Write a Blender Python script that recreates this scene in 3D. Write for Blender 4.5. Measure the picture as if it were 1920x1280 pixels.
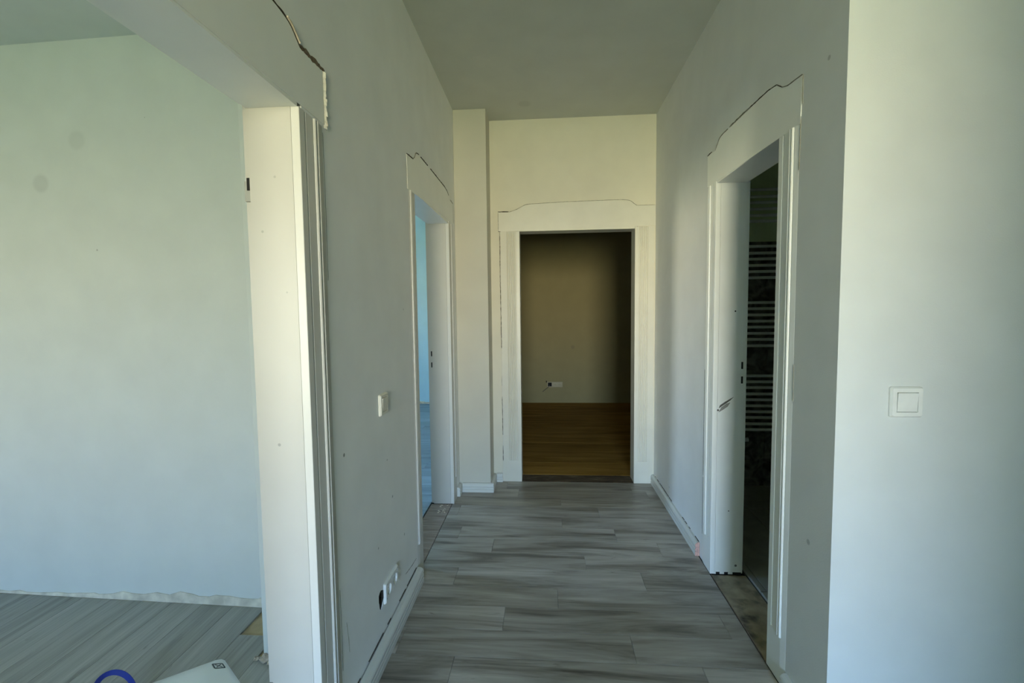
import bpy, bmesh, math, random
from mathutils import Vector, Matrix
random.seed(7)
sc = bpy.context.scene
COL = sc.collection
for o in list(bpy.data.objects):
    bpy.data.objects.remove(o, do_unlink=True)

# ---------------------------------------------------------------- camera
CAM_H = 1.30
cd = bpy.data.cameras.new('camera'); cd.sensor_width = 36.0; cd.lens = 16.0
cd.clip_start = 0.02
cam = bpy.data.objects.new('camera', cd); COL.objects.link(cam); sc.camera = cam
_f = 853.33
_d1 = Vector((62, 55, _f)).normalized()
_up = -Vector((155, -13060, _f)).normalized()
_up = (_up - _up.dot(_d1) * _d1).normalized()
_rt = -_d1.cross(_up)
# columns: camera right / up / back in world axes
R = Matrix(((_rt.x, _rt.y, -_rt.z), (_d1.x, _d1.y, -_d1.z), (_up.x, _up.y, -_up.z))).to_4x4()
cam.matrix_world = Matrix.Translation((0, 0, CAM_H)) @ R

# ---------------------------------------------------------------- world, portals, exposure
w = bpy.data.worlds.new('sky_world'); sc.world = w; w.use_nodes = True
nt = w.node_tree; nt.nodes.clear()
out = nt.nodes.new('ShaderNodeOutputWorld'); bg = nt.nodes.new('ShaderNodeBackground')
tc = nt.nodes.new('ShaderNodeTexCoord'); sp = nt.nodes.new('ShaderNodeSeparateXYZ')
mr = nt.nodes.new('ShaderNodeMapRange'); mr.inputs[1].default_value = -1; mr.inputs[2].default_value = 1
cr = nt.nodes.new('ShaderNodeValToRGB')
SKY = [(-1.0, (.10, .17, .02)), (-.45, (.18, .30, .08)), (-.20, (.42, .49, .27)), (-.03, (1.10, 1.0, .70)), (.05, (1.10, 1.03, .86)),
       (.13, (.56, .78, 1.0)), (.24, (.38, .62, 1.04)), (.50, (.24, .48, 1.05)), (1.0, (.10, .30, .80))]
while len(cr.color_ramp.elements) < len(SKY): cr.color_ramp.elements.new(.5)
for e, (p, c) in zip(cr.color_ramp.elements, SKY):
    e.position = (p + 1) / 2; e.color = (*c, 1)
nt.links.new(tc.outputs['Generated'], sp.inputs[0]); nt.links.new(sp.outputs[2], mr.inputs[0])
nt.links.new(mr.outputs[0], cr.inputs[0]); nt.links.new(cr.outputs[0], bg.inputs[0])
bg.inputs[1].default_value = 9.0
nt.links.new(bg.outputs[0], out.inputs[0])
w.cycles.sampling_method = 'AUTOMATIC'

def portal(loc, rot, sx, sy):
    l = bpy.data.lights.new('daylight_portal', 'AREA'); l.shape = 'RECTANGLE'; l.size = sx; l.size_y = sy
    l.cycles.is_portal = True
    o = bpy.data.objects.new('daylight_portal', l); o.location = loc; o.rotation_euler = rot; COL.objects.link(o)

REAR_EDGE = .84
REAR_WIN = (-.38, .92, .60, 2.30)      # x0,x1,z0,z1 on wall Y=-4.2
LEFT_WIN = (-3.1, -2.45, .40, 2.05)     # x0,x1,z0,z1 on wall Y=-2.8
ROOM_WIN = (2.85, 3.5, .85, 2.15)      # y0,y1,z0,z1 on wall X=-4.8
def wc(a): return ((a[0] + a[1]) / 2, (a[2] + a[3]) / 2, a[1] - a[0], a[3] - a[2])
a, b, sx, sz = wc(REAR_WIN); portal((a, -4.25, b), (math.radians(90), 0, 0), sx, sz)
a, b, sx, sz = wc(LEFT_WIN); portal((a, -2.85, b), (math.radians(90), 0, 0), sx, sz)
a, b, sx, sz = wc(ROOM_WIN); portal((-4.85, a, b), (math.radians(90), 0, math.radians(-90)), sx, sz)

sc.view_settings.view_transform = 'Standard'; sc.view_settings.look = 'None'
sc.view_settings.gamma = 1.0; sc.view_settings.use_curve_mapping = False
sc.view_settings.exposure = 2.42
sc.cycles.max_bounces = 16; sc.cycles.diffuse_bounces = 10; sc.cycles.glossy_bounces = 4
sc.cycles.use_denoising = True
sc.cycles.sample_clamp_indirect = 10

# ---------------------------------------------------------------- materials
def new_mat(name):
    m = bpy.data.materials.new(name); m.use_nodes = True
    n = m.node_tree; b = n.nodes['Principled BSDF']
    return m, n, b

def paint(name, col, rough=.75, var=.03, bump=.15, scale=6.0, fine=220.0, spots=(), patch=None):
    """matt or satin wall paint: faint cloudy variation, roller stipple, optional dirt spots (x,y,z,r,strength)"""
    m, n, b = new_mat(name); L = n.links
    tc = n.nodes.new('ShaderNodeNewGeometry')
    n1 = n.nodes.new('ShaderNodeTexNoise'); n1.inputs['Scale'].default_value = scale; n1.inputs['Detail'].default_value = 4
    L.new(tc.outputs['Position'], n1.inputs['Vector'])
    r = n.nodes.new('ShaderNodeValToRGB')
    r.color_ramp.elements[0].position = .3; r.color_ramp.elements[1].position = .7
    r.color_ramp.elements[0].color = (*[c * (1 - var) for c in col], 1); r.color_ramp.elements[1].color = (*[min(1, c * (1 + var)) for c in col], 1)
    L.new(n1.outputs['Fac'], r.inputs[0])
    last = r.outputs[0]
    for (x, y, z, rad, s) in spots:
        d = n.nodes.new('ShaderNodeVectorMath'); d.operation = 'DISTANCE'; d.inputs[1].default_value = (x, y, z)
        L.new(tc.outputs['Position'], d.inputs[0])
        mp = n.nodes.new('ShaderNodeMapRange'); mp.interpolation_type = 'SMOOTHSTEP'
        mp.inputs[1].default_value = rad * .6; mp.inputs[2].default_value = rad * 1.1
        mp.inputs[3].default_value = s; mp.inputs[4].default_value = 0
        L.new(d.outputs['Value'], mp.inputs[0])
        mx = n.nodes.new('ShaderNodeMix'); mx.data_type = 'RGBA'
        mx.inputs[7].default_value = (.12, .12, .11, 1)
        L.new(mp.outputs[0], mx.inputs[0]); L.new(last, mx.inputs[6]); last = mx.outputs[2]
    if patch:
        n3 = n.nodes.new('ShaderNodeTexNoise'); n3.inputs['Scale'].default_value = patch[1]; n3.inputs['Detail'].default_value = 6
        L.new(tc.outputs['Position'], n3.inputs['Vector'])
        r3 = n.nodes.new('ShaderNodeValToRGB'); r3.color_ramp.elements[0].position = patch[2]; r3.color_ramp.elements[1].position = patch[2] + .15
        L.new(n3.outputs['Fac'], r3.inputs[0])
        mx = n.nodes.new('ShaderNodeMix'); mx.data_type = 'RGBA'; mx.inputs[7].default_value = (*patch[0], 1)
        L.new(r3.outputs[0], mx.inputs[0]); L.new(last, mx.inputs[6]); last = mx.outputs[2]
    L.new(last, b.inputs['Base Color'])
    b.inputs['Roughness'].default_value = rough
    if bump:
        n2 = n.nodes.new('ShaderNodeTexNoise'); n2.inputs['Scale'].default_value = fine; n2.inputs['Detail'].default_value = 3
        L.new(tc.outputs['Position'], n2.inputs['Vector'])
        bp = n.nodes.new('ShaderNodeBump'); bp.inputs['Strength'].default_value = bump; bp.inputs['Distance'].default_value = .002
        L.new(n2.outputs['Fac'], bp.inputs['Height']); L.new(bp.outputs[0], b.inputs['Normal'])
    return m

def plain(name, col, rough=.5, metal=0.0):
    m, n, b = new_mat(name)
    tc = n.nodes.new('ShaderNodeNewGeometry'); n1 = n.nodes.new('ShaderNodeTexNoise'); n1.inputs['Scale'].default_value = 40
    n.links.new(tc.outputs['Position'], n1.inputs['Vector'])
    r = n.nodes.new('ShaderNodeValToRGB')
    r.color_ramp.elements[0].color = (*[c * .93 for c in col], 1); r.color_ramp.elements[1].color = (*[min(1, c * 1.05) for c in col], 1)
    n.links.new(n1.outputs['Fac'], r.inputs[0]); n.links.new(r.outputs[0], b.inputs['Base Color'])
    b.inputs['Roughness'].default_value = rough; b.inputs['Metallic'].default_value = metal
    return m

def wood(name, stops, rough=.5, long=.9, cross=13.0, rnd=.18, bump=.1, knots=True, spec=.5, fine=.33):
    """plank material: local X runs with the grain, every plank shifted by its own random number"""
    m, n, b = new_mat(name); L = n.links
    tc = n.nodes.new('ShaderNodeTexCoord'); oi = n.nodes.new('ShaderNodeObjectInfo')
    mul = n.nodes.new('ShaderNodeMath'); mul.operation = 'MULTIPLY'; mul.inputs[1].default_value = 53.0
    L.new(oi.outputs['Random'], mul.inputs[0])
    cb = n.nodes.new('ShaderNodeCombineXYZ'); L.new(mul.outputs[0], cb.inputs[0]); L.new(mul.outputs[0], cb.inputs[1])
    ad = n.nodes.new('ShaderNodeVectorMath'); ad.operation = 'ADD'; L.new(tc.outputs['Object'], ad.inputs[0]); L.new(cb.outputs[0], ad.inputs[1])
    def stretched(sx, sy, det, dist=0.0):
        mp = n.nodes.new('ShaderNodeMapping'); mp.inputs['Scale'].default_value = (sx, sy, 1); L.new(ad.outputs[0], mp.inputs[0])
        t = n.nodes.new('ShaderNodeTexNoise'); t.inputs['Scale'].default_value = 1; t.inputs['Detail'].default_value = det
        t.inputs['Distortion'].default_value = dist; t.inputs['Roughness'].default_value = .6
        L.new(mp.outputs[0], t.inputs['Vector']); return t
    t1 = stretched(long, cross, 5, 1.2); t2 = stretched(long * 4, cross * 9, 4, .3)
    mx = n.nodes.new('ShaderNodeMix'); mx.data_type = 'FLOAT'; mx.inputs[0].default_value = fine
    L.new(t1.outputs['Fac'], mx.inputs[2]); L.new(t2.outputs['Fac'], mx.inputs[3])
    r = n.nodes.new('ShaderNodeValToRGB')
    while len(r.color_ramp.elements) < len(stops): r.color_ramp.elements.new(.5)
    for e, (p, c) in zip(r.color_ramp.elements, stops): e.position = p; e.color = (*c, 1)
    L.new(mx.outputs[0], r.inputs[0])
    br = n.nodes.new('ShaderNodeMapRange'); br.inputs[3].default_value = 1 - rnd; br.inputs[4].default_value = 1 + rnd
    L.new(oi.outputs['Random'], br.inputs[0])
    vm = n.nodes.new('ShaderNodeVectorMath'); vm.operation = 'SCALE'; L.new(r.outputs[0], vm.inputs[0]); L.new(br.outputs[0], vm.inputs[3])
    last = vm.outputs[0]
    if knots:
        t3 = stretched(5.5, 26, 3, .8)
        r3 = n.nodes.new('ShaderNodeValToRGB'); r3.color_ramp.elements[0].position = .66; r3.color_ramp.elements[1].position = .80
        r3.color_ramp.elements[0].color = (1, 1, 1, 1); r3.color_ramp.elements[1].color = (.38, .36, .33, 1)
        L.new(t3.outputs['Fac'], r3.inputs[0])
        m2 = n.nodes.new('ShaderNodeVectorMath'); m2.operation = 'MULTIPLY'; L.new(last, m2.inputs[0]); L.new(r3.outputs[0], m2.inputs[1]); last = m2.outputs[0]
    L.new(last, b.inputs['Base Color'])
    b.inputs['Roughness'].default_value = rough; b.inputs['Specular IOR Level'].default_value = spec
    bp = n.nodes.new('ShaderNodeBump'); bp.inputs['Strength'].default_value = bump; bp.inputs['Distance'].default_value = .001
    L.new(t2.outputs['Fac'], bp.inputs['Height']); L.new(bp.outputs[0], b.inputs['Normal'])
    return m

def stone(name, c0, c1, scale=9.0, rough=.4):
    m, n, b = new_mat(name); L = n.links
    tc = n.nodes.new('ShaderNodeNewGeometry'); t = n.nodes.new('ShaderNodeTexNoise'); t.inputs['Scale'].default_value = scale
    t.inputs['Detail'].default_value = 8; t.inputs['Distortion'].default_value = 1.0
    L.new(tc.outputs['Position'], t.inputs['Vector'])
    r = n.nodes.new('ShaderNodeValToRGB'); r.color_ramp.elements[0].position = .38; r.color_ramp.elements[1].position = .68
    r.color_ramp.elements[0].color = (*c0, 1); r.color_ramp.elements[1].color = (*c1, 1)
    L.new(t.outputs['Fac'], r.inputs[0]); L.new(r.outputs[0], b.inputs['Base Color']); b.inputs['Roughness'].default_value = rough
    bp = n.nodes.new('ShaderNodeBump'); bp.inputs['Strength'].default_value = .2; bp.inputs['Distance'].default_value = .003
    L.new(t.outputs['Fac'], bp.inputs['Height']); L.new(bp.outputs[0], b.inputs['Normal'])
    return m

WHITE = (.84, .84, .81)
M = {}
M['wall'] = paint('white_wall_paint', WHITE)
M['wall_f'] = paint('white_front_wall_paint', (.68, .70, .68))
M['wall_l'] = paint('white_wall_paint_spotted', WHITE, spots=[(-.632, 1.79, .55, .006, .7), (-.632, 1.62, .42, .005, .6), (-.632, 1.93, .32, .007, .5), (-.632, 2.0, 1.32, .006, .3), (-.632, 1.36, .86, .007, .8), (-.632, 1.74, .72, .005, .5)])
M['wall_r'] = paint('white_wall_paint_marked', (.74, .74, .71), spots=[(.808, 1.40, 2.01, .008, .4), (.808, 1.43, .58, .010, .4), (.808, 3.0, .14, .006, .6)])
M['left_room'] = paint('left_room_wall_paint', (.70, .735, .725), spots=[(-2.03, 1.89, 2.07, .046, .10), (-2.22, 1.895, 1.893, .044, .15), (-1.967, 1.885, 1.596, .007, .6), (-1.70, 1.88, 2.15, .004, .4)])  # faint blue-green of the daylight worked into the base colour
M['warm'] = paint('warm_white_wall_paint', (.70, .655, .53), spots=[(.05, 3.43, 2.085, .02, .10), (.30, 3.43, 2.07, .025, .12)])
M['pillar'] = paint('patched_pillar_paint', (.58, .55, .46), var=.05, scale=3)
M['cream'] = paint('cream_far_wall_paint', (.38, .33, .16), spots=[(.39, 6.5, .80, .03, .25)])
M['fill_plaster'] = paint('fill_tint_plaster', (.48, .60, .60))  # unseen walls, darkened and tinted blue-green to shape the fill light
M['aqua'] = paint('aqua_fill_paint', (.62, .82, .82))  # made-up tint on the unseen hall walls, colours the bounced fill light
M['room2'] = paint('skylight_tinted_paint', (.56, .80, .88))  # blue of the window light mixed into the wall colour
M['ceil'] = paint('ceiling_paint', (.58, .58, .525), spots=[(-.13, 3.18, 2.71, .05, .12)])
M['bathwall'] = paint('bath_wall_paint', (.66, .74, .50))
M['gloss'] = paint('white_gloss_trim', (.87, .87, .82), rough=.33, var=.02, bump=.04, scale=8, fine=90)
M['gloss_dark'] = paint('darkened_white_trim', (.52, .50, .45), rough=.4, var=.02, bump=.04, scale=8, fine=90, spots=[(-.74, 1.163, 1.52, .004, .4), (-.70, 1.163, 1.66, .004, .3), (-.72, 1.163, .95, .005, .5), (-.68, 1.163, 1.36, .003, .3)])  # darker copy of the white trim for the left jambs
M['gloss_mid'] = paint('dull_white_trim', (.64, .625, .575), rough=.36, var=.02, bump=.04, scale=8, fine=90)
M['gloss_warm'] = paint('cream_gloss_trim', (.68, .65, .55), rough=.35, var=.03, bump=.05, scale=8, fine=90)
M['skirt'] = paint('white_skirting_foil', (.66, .66, .61), rough=.4, var=.02, bump=0)
M['crack'] = plain('dark_joint', (.055, .045, .032), .9)
M['crack_soft'] = plain('grey_hairline_joint', (.30, .29, .24), .9)
M['raw'] = paint('raw_broken_plaster', (.72, .62, .47), rough=.95, var=.3, bump=.6, scale=45, fine=120)
M['raw_white'] = paint('raw_pale_plaster', (.90, .85, .72), rough=.95, var=.12, bump=.6, scale=60, fine=140, patch=((.55, .38, .22), 50, .58))
M['brown_raw'] = paint('brown_broken_plaster', (.16, .12, .08), rough=.95, var=.5, bump=.8, scale=90, fine=160)
M['plank'] = wood('grey_oak_vinyl', [(.30, (.10, .085, .066)), (.42, (.215, .19, .155)), (.50, (.32, .287, .24)), (.60, (.41, .372, .318)), (.72, (.56, .515, .45))], rough=.42, long=1.1, cross=9, rnd=.07, fine=.2)
M['plank_left'] = wood('grey_oak_vinyl_dusty', [(.28, (.20, .205, .185)), (.45, (.31, .315, .29)), (.70, (.48, .48, .45))], rough=.55, rnd=.10)
M['plank_blue'] = wood('skylight_tinted_vinyl', [(.28, (.13, .17, .21)), (.45, (.22, .30, .36)), (.70, (.38, .48, .56))], rough=.5)  # plank colour carries the blue of the window light
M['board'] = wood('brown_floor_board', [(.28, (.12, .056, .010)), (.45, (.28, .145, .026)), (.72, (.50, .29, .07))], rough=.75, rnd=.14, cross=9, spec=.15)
M['thresh_dark'] = wood('dirty_dark_timber', [(.3, (.022, .014, .008)), (.5, (.085, .055, .028)), (.72, (.26, .20, .12))], rough=.85, cross=30, long=6)
M['thresh_brown'] = wood('worn_brown_timber', [(.3, (.15, .115, .085)), (.5, (.25, .195, .155)), (.72, (.40, .34, .28))], rough=.8, cross=25, long=3)
M['thresh_conc'] = paint('dusty_screed', (.30, .255, .175), rough=.9, var=.35, bump=.5, scale=14, fine=80, patch=((.07, .06, .045), 9, .52))
M['subfloor'] = paint('tan_subfloor', (.48, .38, .23), rough=.9, var=.15, bump=.3, scale=20)
M['black'] = plain('black_void', (.012, .012, .012), .9)
M['bath_floor'] = stone('grey_floor_tile', (.24, .245, .22), (.33, .33, .30), 5, .35)
M['grout'] = plain('dark_grout', (.06, .06, .055), .9)
M['bath_tile'] = stone('dark_slate_tile', (.040, .037, .030), (.20, .20, .18), 13, .5)
M['rad'] = plain('white_enamel', (.80, .82, .80), .3)
M['plastic'] = plain('white_switch_plastic', (.82, .82, .78), .28)
M['plastic_warm'] = plain('ivory_switch_plastic', (.80, .76, .64), .3)
M['plastic_beige'] = plain('beige_socket_plastic', (.50, .45, .27), .35)
M['metal'] = plain('dull_steel', (.55, .55, .53), .4, .9)
M['hinge'] = plain('painted_hinge', (.34, .34, .31), .5, .2)
M['bag'] = paint('white_bag_film', (.82, .86, .86), rough=.38, var=.02, bump=.15, scale=5, fine=25)
M['strap'] = plain('blue_webbing', (.012, .035, .33), .6)
M['ink'] = plain('dark_print_ink', (.06, .08, .09), .6)
M['rubble'] = paint('broken_render', (.50, .43, .35), rough=.95, var=.4, bump=.6, scale=60)
M['pink'] = paint('pink_cut_end', (.62, .36, .30), rough=.9, var=.2, bump=.2, scale=80)
M['scuff'] = plain('grey_scuff', (.13, .12, .105), .9)
M['scuff2'] = plain('pale_grey_scuff', (.30, .29, .26), .9)

# ---------------------------------------------------------------- mesh helpers
class MB:
    def __init__(s): s.v = []; s.f = []
    def add(s, vs, fs):
        k = len(s.v); s.v += [tuple(p) for p in vs]; s.f += [tuple(i + k for i in f) for f in fs]; return s
    def box(s, x0, x1, y0, y1, z0, z1):
        vs = [(x, y, z) for z in (z0, z1) for y in (y0, y1) for x in (x0, x1)]
        return s.add(vs, [(0, 2, 3, 1), (4, 5, 7, 6), (0, 1, 5, 4), (2, 6, 7, 3), (0, 4, 6, 2), (1, 3, 7, 5)])
    def prism(s, a, b):
        n = len(a)
        return s.add(list(a) + list(b), [tuple(range(n - 1, -1, -1)), tuple(range(n, 2 * n))] + [(i, (i + 1) % n, n + (i + 1) % n, n + i) for i in range(n)])
    def tube(s, pts, rad, seg=10, cap=True):
        pts = [Vector(p) for p in pts]; k = len(s.v); n = len(pts)
        for i, p in enumerate(pts):
            t = (pts[min(i + 1, n - 1)] - pts[max(i - 1, 0)]).normalized()
            up = Vector((0, 0, 1)) if abs(t.z) < .9 else Vector((0, 1, 0))
            a = t.cross(up).normalized(); bb = a.cross(t)
            r = rad[i] if isinstance(rad, (list, tuple)) else rad
            for j in range(seg):
                an = 2 * math.pi * j / seg; s.v.append(tuple(p + a * r * math.cos(an) + bb * r * math.sin(an)))
        for i in range(n - 1):
            for j in range(seg):
                j2 = (j + 1) % seg; s.f.append((k + i * seg + j, k + i * seg + j2, k + (i + 1) * seg + j2, k + (i + 1) * seg + j))
        if cap:
            s.f.append(tuple(k + j for j in range(seg - 1, -1, -1))); s.f.append(tuple(k + (n - 1) * seg + j for j in range(seg)))
        return s
    def mesh(s, name, mat, bevel=0, smooth=False, seg=2):
        me = bpy.data.meshes.new(name); bm = bmesh.new()
        vs = [bm.verts.new(p) for p in s.v]
        for f in s.f:
            try: bm.faces.new([vs[i] for i in f])
            except ValueError: pass
        bmesh.ops.recalc_face_normals(bm, faces=bm.faces)
        if bevel:
            ed = [e for e in bm.edges if len(e.link_faces) == 2 and e.calc_face_angle(0) > .5]
            bmesh.ops.bevel(bm, geom=ed, offset=bevel, segments=seg, affect='EDGES', profile=.5)
        bm.to_mesh(me); bm.free()
        if smooth: me.shade_smooth() if hasattr(me, 'shade_smooth') else None
        me.materials.append(mat); return me
    def obj(s, name, mat, parent=None, bevel=0, smooth=False, seg=2):
        o = bpy.data.objects.new(name, s.mesh(name, mat, bevel, smooth, seg)); COL.objects.link(o)
        if parent is not None: attach(o, parent)
        return o
def attach(o, parent):
    o.parent = parent
    o.matrix_parent_inverse = Matrix.Translation(-Vector(parent.location)) if parent.type == 'EMPTY' or True else Matrix()
def empty(name, loc):
    o = bpy.data.objects.new(name, None); o.location = loc; o.empty_display_size = .05; COL.objects.link(o); return o
def tag(o, label, cat, group=None, kind=None):
    o['label'] = label; o['category'] = cat
    if group: o['group'] = group
    if kind: o['kind'] = kind
    return o
def struct(o, label, cat): return tag(o, label, cat, kind='structure')

XL, XR, YB, H = -.632, .808, 3.43, 2.71     # corridor: left wall, right wall, end wall, ceiling
WT = .155                                   # wall thickness
XL2, XR2, YB2 = XL - WT, XR + WT, YB + WT

# ================================================================ SHELL
# --- wall_left with a real hole for the open flush box beside the socket
def wall_segment_with_hole(mb_list, y0, y1, z0, z1, hole):
    bm = bmesh.new()
    outer = [bm.verts.new((XL, y, z)) for y, z in ((y0, z0), (y1, z0), (y1, z1), (y0, z1))]
    inner = [bm.verts.new((XL, y, z)) for y, z in hole]
    ed = [bm.edges.new((outer[i], outer[(i + 1) % 4])) for i in range(4)]
    ed += [bm.edges.new((inner[i], inner[(i + 1) % len(inner)])) for i in range(len(inner))]
    bmesh.ops.triangle_fill(bm, edges=ed, use_beauty=True)
    bm.verts.index_update()
    vs = [v.co[:] for v in bm.verts]; fs = [tuple(v.index for v in f.verts) for f in bm.faces]
    bm.free(); mb_list.add(vs, fs)
    n = len(hole); k = len(mb_list.v)
    mb_list.v += [(XL, y, z) for y, z in hole] + [(XL - .055, y, z) for y, z in hole]
    mb_list.f += [(k + i, k + (i + 1) % n, k + n + (i + 1) % n, k + n + i) for i in range(n)] + [tuple(k + n + i for i in range(n))]
    # back and sides of the wall piece
    mb_list.add([(XL, y0, z0), (XL, y1, z0), (XL, y1, z1), (XL, y0, z1), (XL2, y0, z0), (XL2, y1, z0), (XL2, y1, z1), (XL2, y0, z1)],
                [(4, 5, 6, 7), (0, 1, 5, 4), (1, 2, 6, 5), (2, 3, 7, 6), (3, 0, 4, 7)])
O1 = (.27, 1.163, 1.836)       # big opening in wall_left: s0, s1, head height
O2 = (2.213, 2.998, 1.890)      # second doorway on the left
O3 = (1.663, 2.238, 1.893)      # doorway in wall_right
O4 = (-.186, .660, 1.903)       # doorway in the end wall
G = .02                         # lining thickness
hole = []
for i in range(18):
    an = 2 * math.pi * i / 18; r = 1 + .13 * math.sin(3 * an + 1) + random.uniform(-.08, .08)
    hole.append((1.634 + .030 * r * math.cos(an), .214 + .036 * r * math.sin(an)))
mb = MB()
mb.box(XL2, XL, -.6, O1[0] - G, 0, H).box(XL2, XL, O1[0] - G, O1[1] + G, O1[2] + G, H)
wall_segment_with_hole(mb, O1[1] + G, O2[0] - G, 0, H, hole)
mb.box(XL2, XL, O2[0] - G, O2[1] + G, O2[2] + G, H).box(XL2, XL, O2[1] + G, 6.65, 0, H)
wl = struct(mb.obj('wall_left', M['wall_l']), 'white painted corridor wall on the left with the wide opening and a doorway', 'wall')

mb = MB()
mb.box(XR, XR2, 1.32, O3[0] - G, 0, H).box(XR, XR2, O3[0] - G, O3[1] + G, O3[2] + G, H).box(XR, XR2, O3[1] + G, YB, 0, H)
struct(mb.obj('wall_right', M['wall_r']), 'white painted corridor wall on the right with the bathroom doorway', 'wall')

mb = MB(); mb.box(XR, 3.2, 1.318, 1.3199, 0, H).box(XR2, 3.2, 1.32, 1.44, 0, H)
wf = struct(mb.obj('wall_front_right', M['wall_f']), 'bright white wall facing the camera that carries the square switch', 'wall')
mb = MB(); mb.box(XL2 + WT, O4[0] - G, YB, YB2, 0, H).box(O4[0] - G, O4[1] + G, YB, YB2, O4[2] + G, H).box(O4[1] + G, 3.2, YB, YB2, 0, H)
struct(mb.obj('wall_back', M['warm']), 'warm white end wall of the corridor around the dark doorway', 'wall')
mb = MB(); mb.box(XL, -.402, 3.222, YB, 0, H)
struct(mb.obj('wall_pillar', M['pillar'], bevel=.003), 'boxed-in white pillar in the left corner of the corridor end', 'wall')
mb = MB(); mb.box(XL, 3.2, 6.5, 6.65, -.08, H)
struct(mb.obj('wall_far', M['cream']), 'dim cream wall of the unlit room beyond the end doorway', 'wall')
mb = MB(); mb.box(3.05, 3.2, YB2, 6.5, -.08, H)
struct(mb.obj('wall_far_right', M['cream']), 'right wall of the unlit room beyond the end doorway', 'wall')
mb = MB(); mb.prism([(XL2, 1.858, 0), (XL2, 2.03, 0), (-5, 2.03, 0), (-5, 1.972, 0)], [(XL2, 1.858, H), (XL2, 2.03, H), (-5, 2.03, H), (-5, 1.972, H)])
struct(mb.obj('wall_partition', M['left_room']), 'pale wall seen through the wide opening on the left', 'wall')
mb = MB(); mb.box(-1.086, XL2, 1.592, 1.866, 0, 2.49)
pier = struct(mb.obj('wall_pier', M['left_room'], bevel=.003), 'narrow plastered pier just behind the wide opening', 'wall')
# left room outer walls
def window_wall(mb, axis, fixed0, fixed1, a0, a1, win, z1=H):
    w0, w1, zz0, zz1 = win
    def bx(p0, p1, q0, q1):
        if axis == 'x': mb.box(p0, p1, fixed0, fixed1, q0, q1)
        else: mb.box(fixed0, fixed1, p0, p1, q0, q1)
    bx(a0, w0, -.08, z1); bx(w1, a1, -.08, z1); bx(w0, w1, -.08, zz0); bx(w0, w1, zz1, z1)
mb = MB(); window_wall(mb, 'x', -3.0, -2.8, -5.2, XL2, LEFT_WIN)
struct(mb.obj('wall_left_room_rear', M['fill_plaster']), 'window wall of the left room behind the camera', 'wall')
mb = MB(); mb.box(-5.2, -5, -2.8, 2.03, -.08, H)
struct(mb.obj('wall_left_room_side', M['fill_plaster']), 'outer side wall of the left room', 'wall')
mb = MB(); mb.box(XL2, XL, -3.0, -.6, 0, H)
struct(mb.obj('wall_left_room_inner', M['fill_plaster']), 'inner wall between the left room and the rear room', 'wall')
# second room on the left
mb = MB(); window_wall(mb, 'y', -5.0, -4.8, 2.03, 6.6, ROOM_WIN)
struct(mb.obj('wall_second_room_side', M['room2']), 'window wall of the second left room', 'wall')
mb = MB(); mb.box(-4.8, XL2, 6.4, 6.6, -.08, H)
struct(mb.obj('wall_second_room_far', M['room2']), 'far wall of the second left room seen as a blue strip', 'wall')
# hall and rear room behind the camera
mb = MB(); mb.box(REAR_EDGE, 3.2, -.75, -.6, 0, H).box(XL, REAR_EDGE, -.75, -.6, 2.40, H)
struct(mb.obj('wall_rear', M['aqua']), 'wall behind the camera with a wide opening', 'wall')
mb = MB(); mb.box(3.05, 3.2, -.6, 1.318, -.08, H)
struct(mb.obj('wall_hall_right', M['aqua']), 'right end wall of the hall beside the camera', 'wall')
mb = MB(); window_wall(mb, 'x', -4.4, -4.2, XL2, 3.2, REAR_WIN)
struct(mb.obj('wall_rear_room_window', M['fill_plaster']), 'window wall of the room behind the camera', 'wall')
mb = MB(); mb.box(XL2, XL, -4.2, -3.0, -.08, H)
struct(mb.obj('wall_rear_room_left', M['fill_plaster']), 'left wall of the room behind the camera', 'wall')
mb = MB(); mb.box(3.05, 3.2, -4.2, -.75, -.08, H)
struct(mb.obj('wall_rear_room_right', M['fill_plaster']), 'right wall of the room behind the camera', 'wall')
mb = MB(); mb.box(2.35, 2.5, 1.44, YB, 0, H)
struct(mb.obj('wall_bath_right', M['bathwall']), 'right wall of the dark bathroom', 'wall')

# --- ceilings
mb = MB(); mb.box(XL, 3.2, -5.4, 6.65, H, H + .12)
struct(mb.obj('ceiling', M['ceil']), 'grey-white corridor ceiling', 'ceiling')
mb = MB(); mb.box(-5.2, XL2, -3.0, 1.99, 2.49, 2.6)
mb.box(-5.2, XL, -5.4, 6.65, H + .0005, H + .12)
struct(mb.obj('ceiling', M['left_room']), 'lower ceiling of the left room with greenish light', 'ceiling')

mb = MB(); mb.box(-5.2, 3.2, -5.4, 6.65, -.30, -.071)  # added slab, stops sky light leaking in beneath the floors
struct(mb.obj('floor', M['black']), 'added slab under the floors that blocks light from below', 'floor')
# --- window frames behind the camera
def window_frame(n, axis, pos, win):
    mb = MB(); a0, a1, z0, z1 = win; t = .05
    def bx(p0, p1, q0, q1):
        if axis == 'x': mb.box(p0, p1, pos - .03, pos + .03, q0, q1)
        else: mb.box(pos - .03, pos + .03, p0, p1, q0, q1)
    bx(a0, a0 + t, z0, z1); bx(a1 - t, a1, z0, z1); bx(a0 + t, a1 - t, z0, z0 + t); bx(a0 + t, a1 - t, z1 - t, z1)
    struct(mb.obj('window_%d' % n, M['gloss']), 'white window frame out of view, number %s' % ('one', 'two', 'three')[n - 1], 'window')
window_frame(1, 'x', -4.3, REAR_WIN); window_frame(2, 'x', -2.9, LEFT_WIN); window_frame(3, 'y', -4.9, ROOM_WIN)

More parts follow.
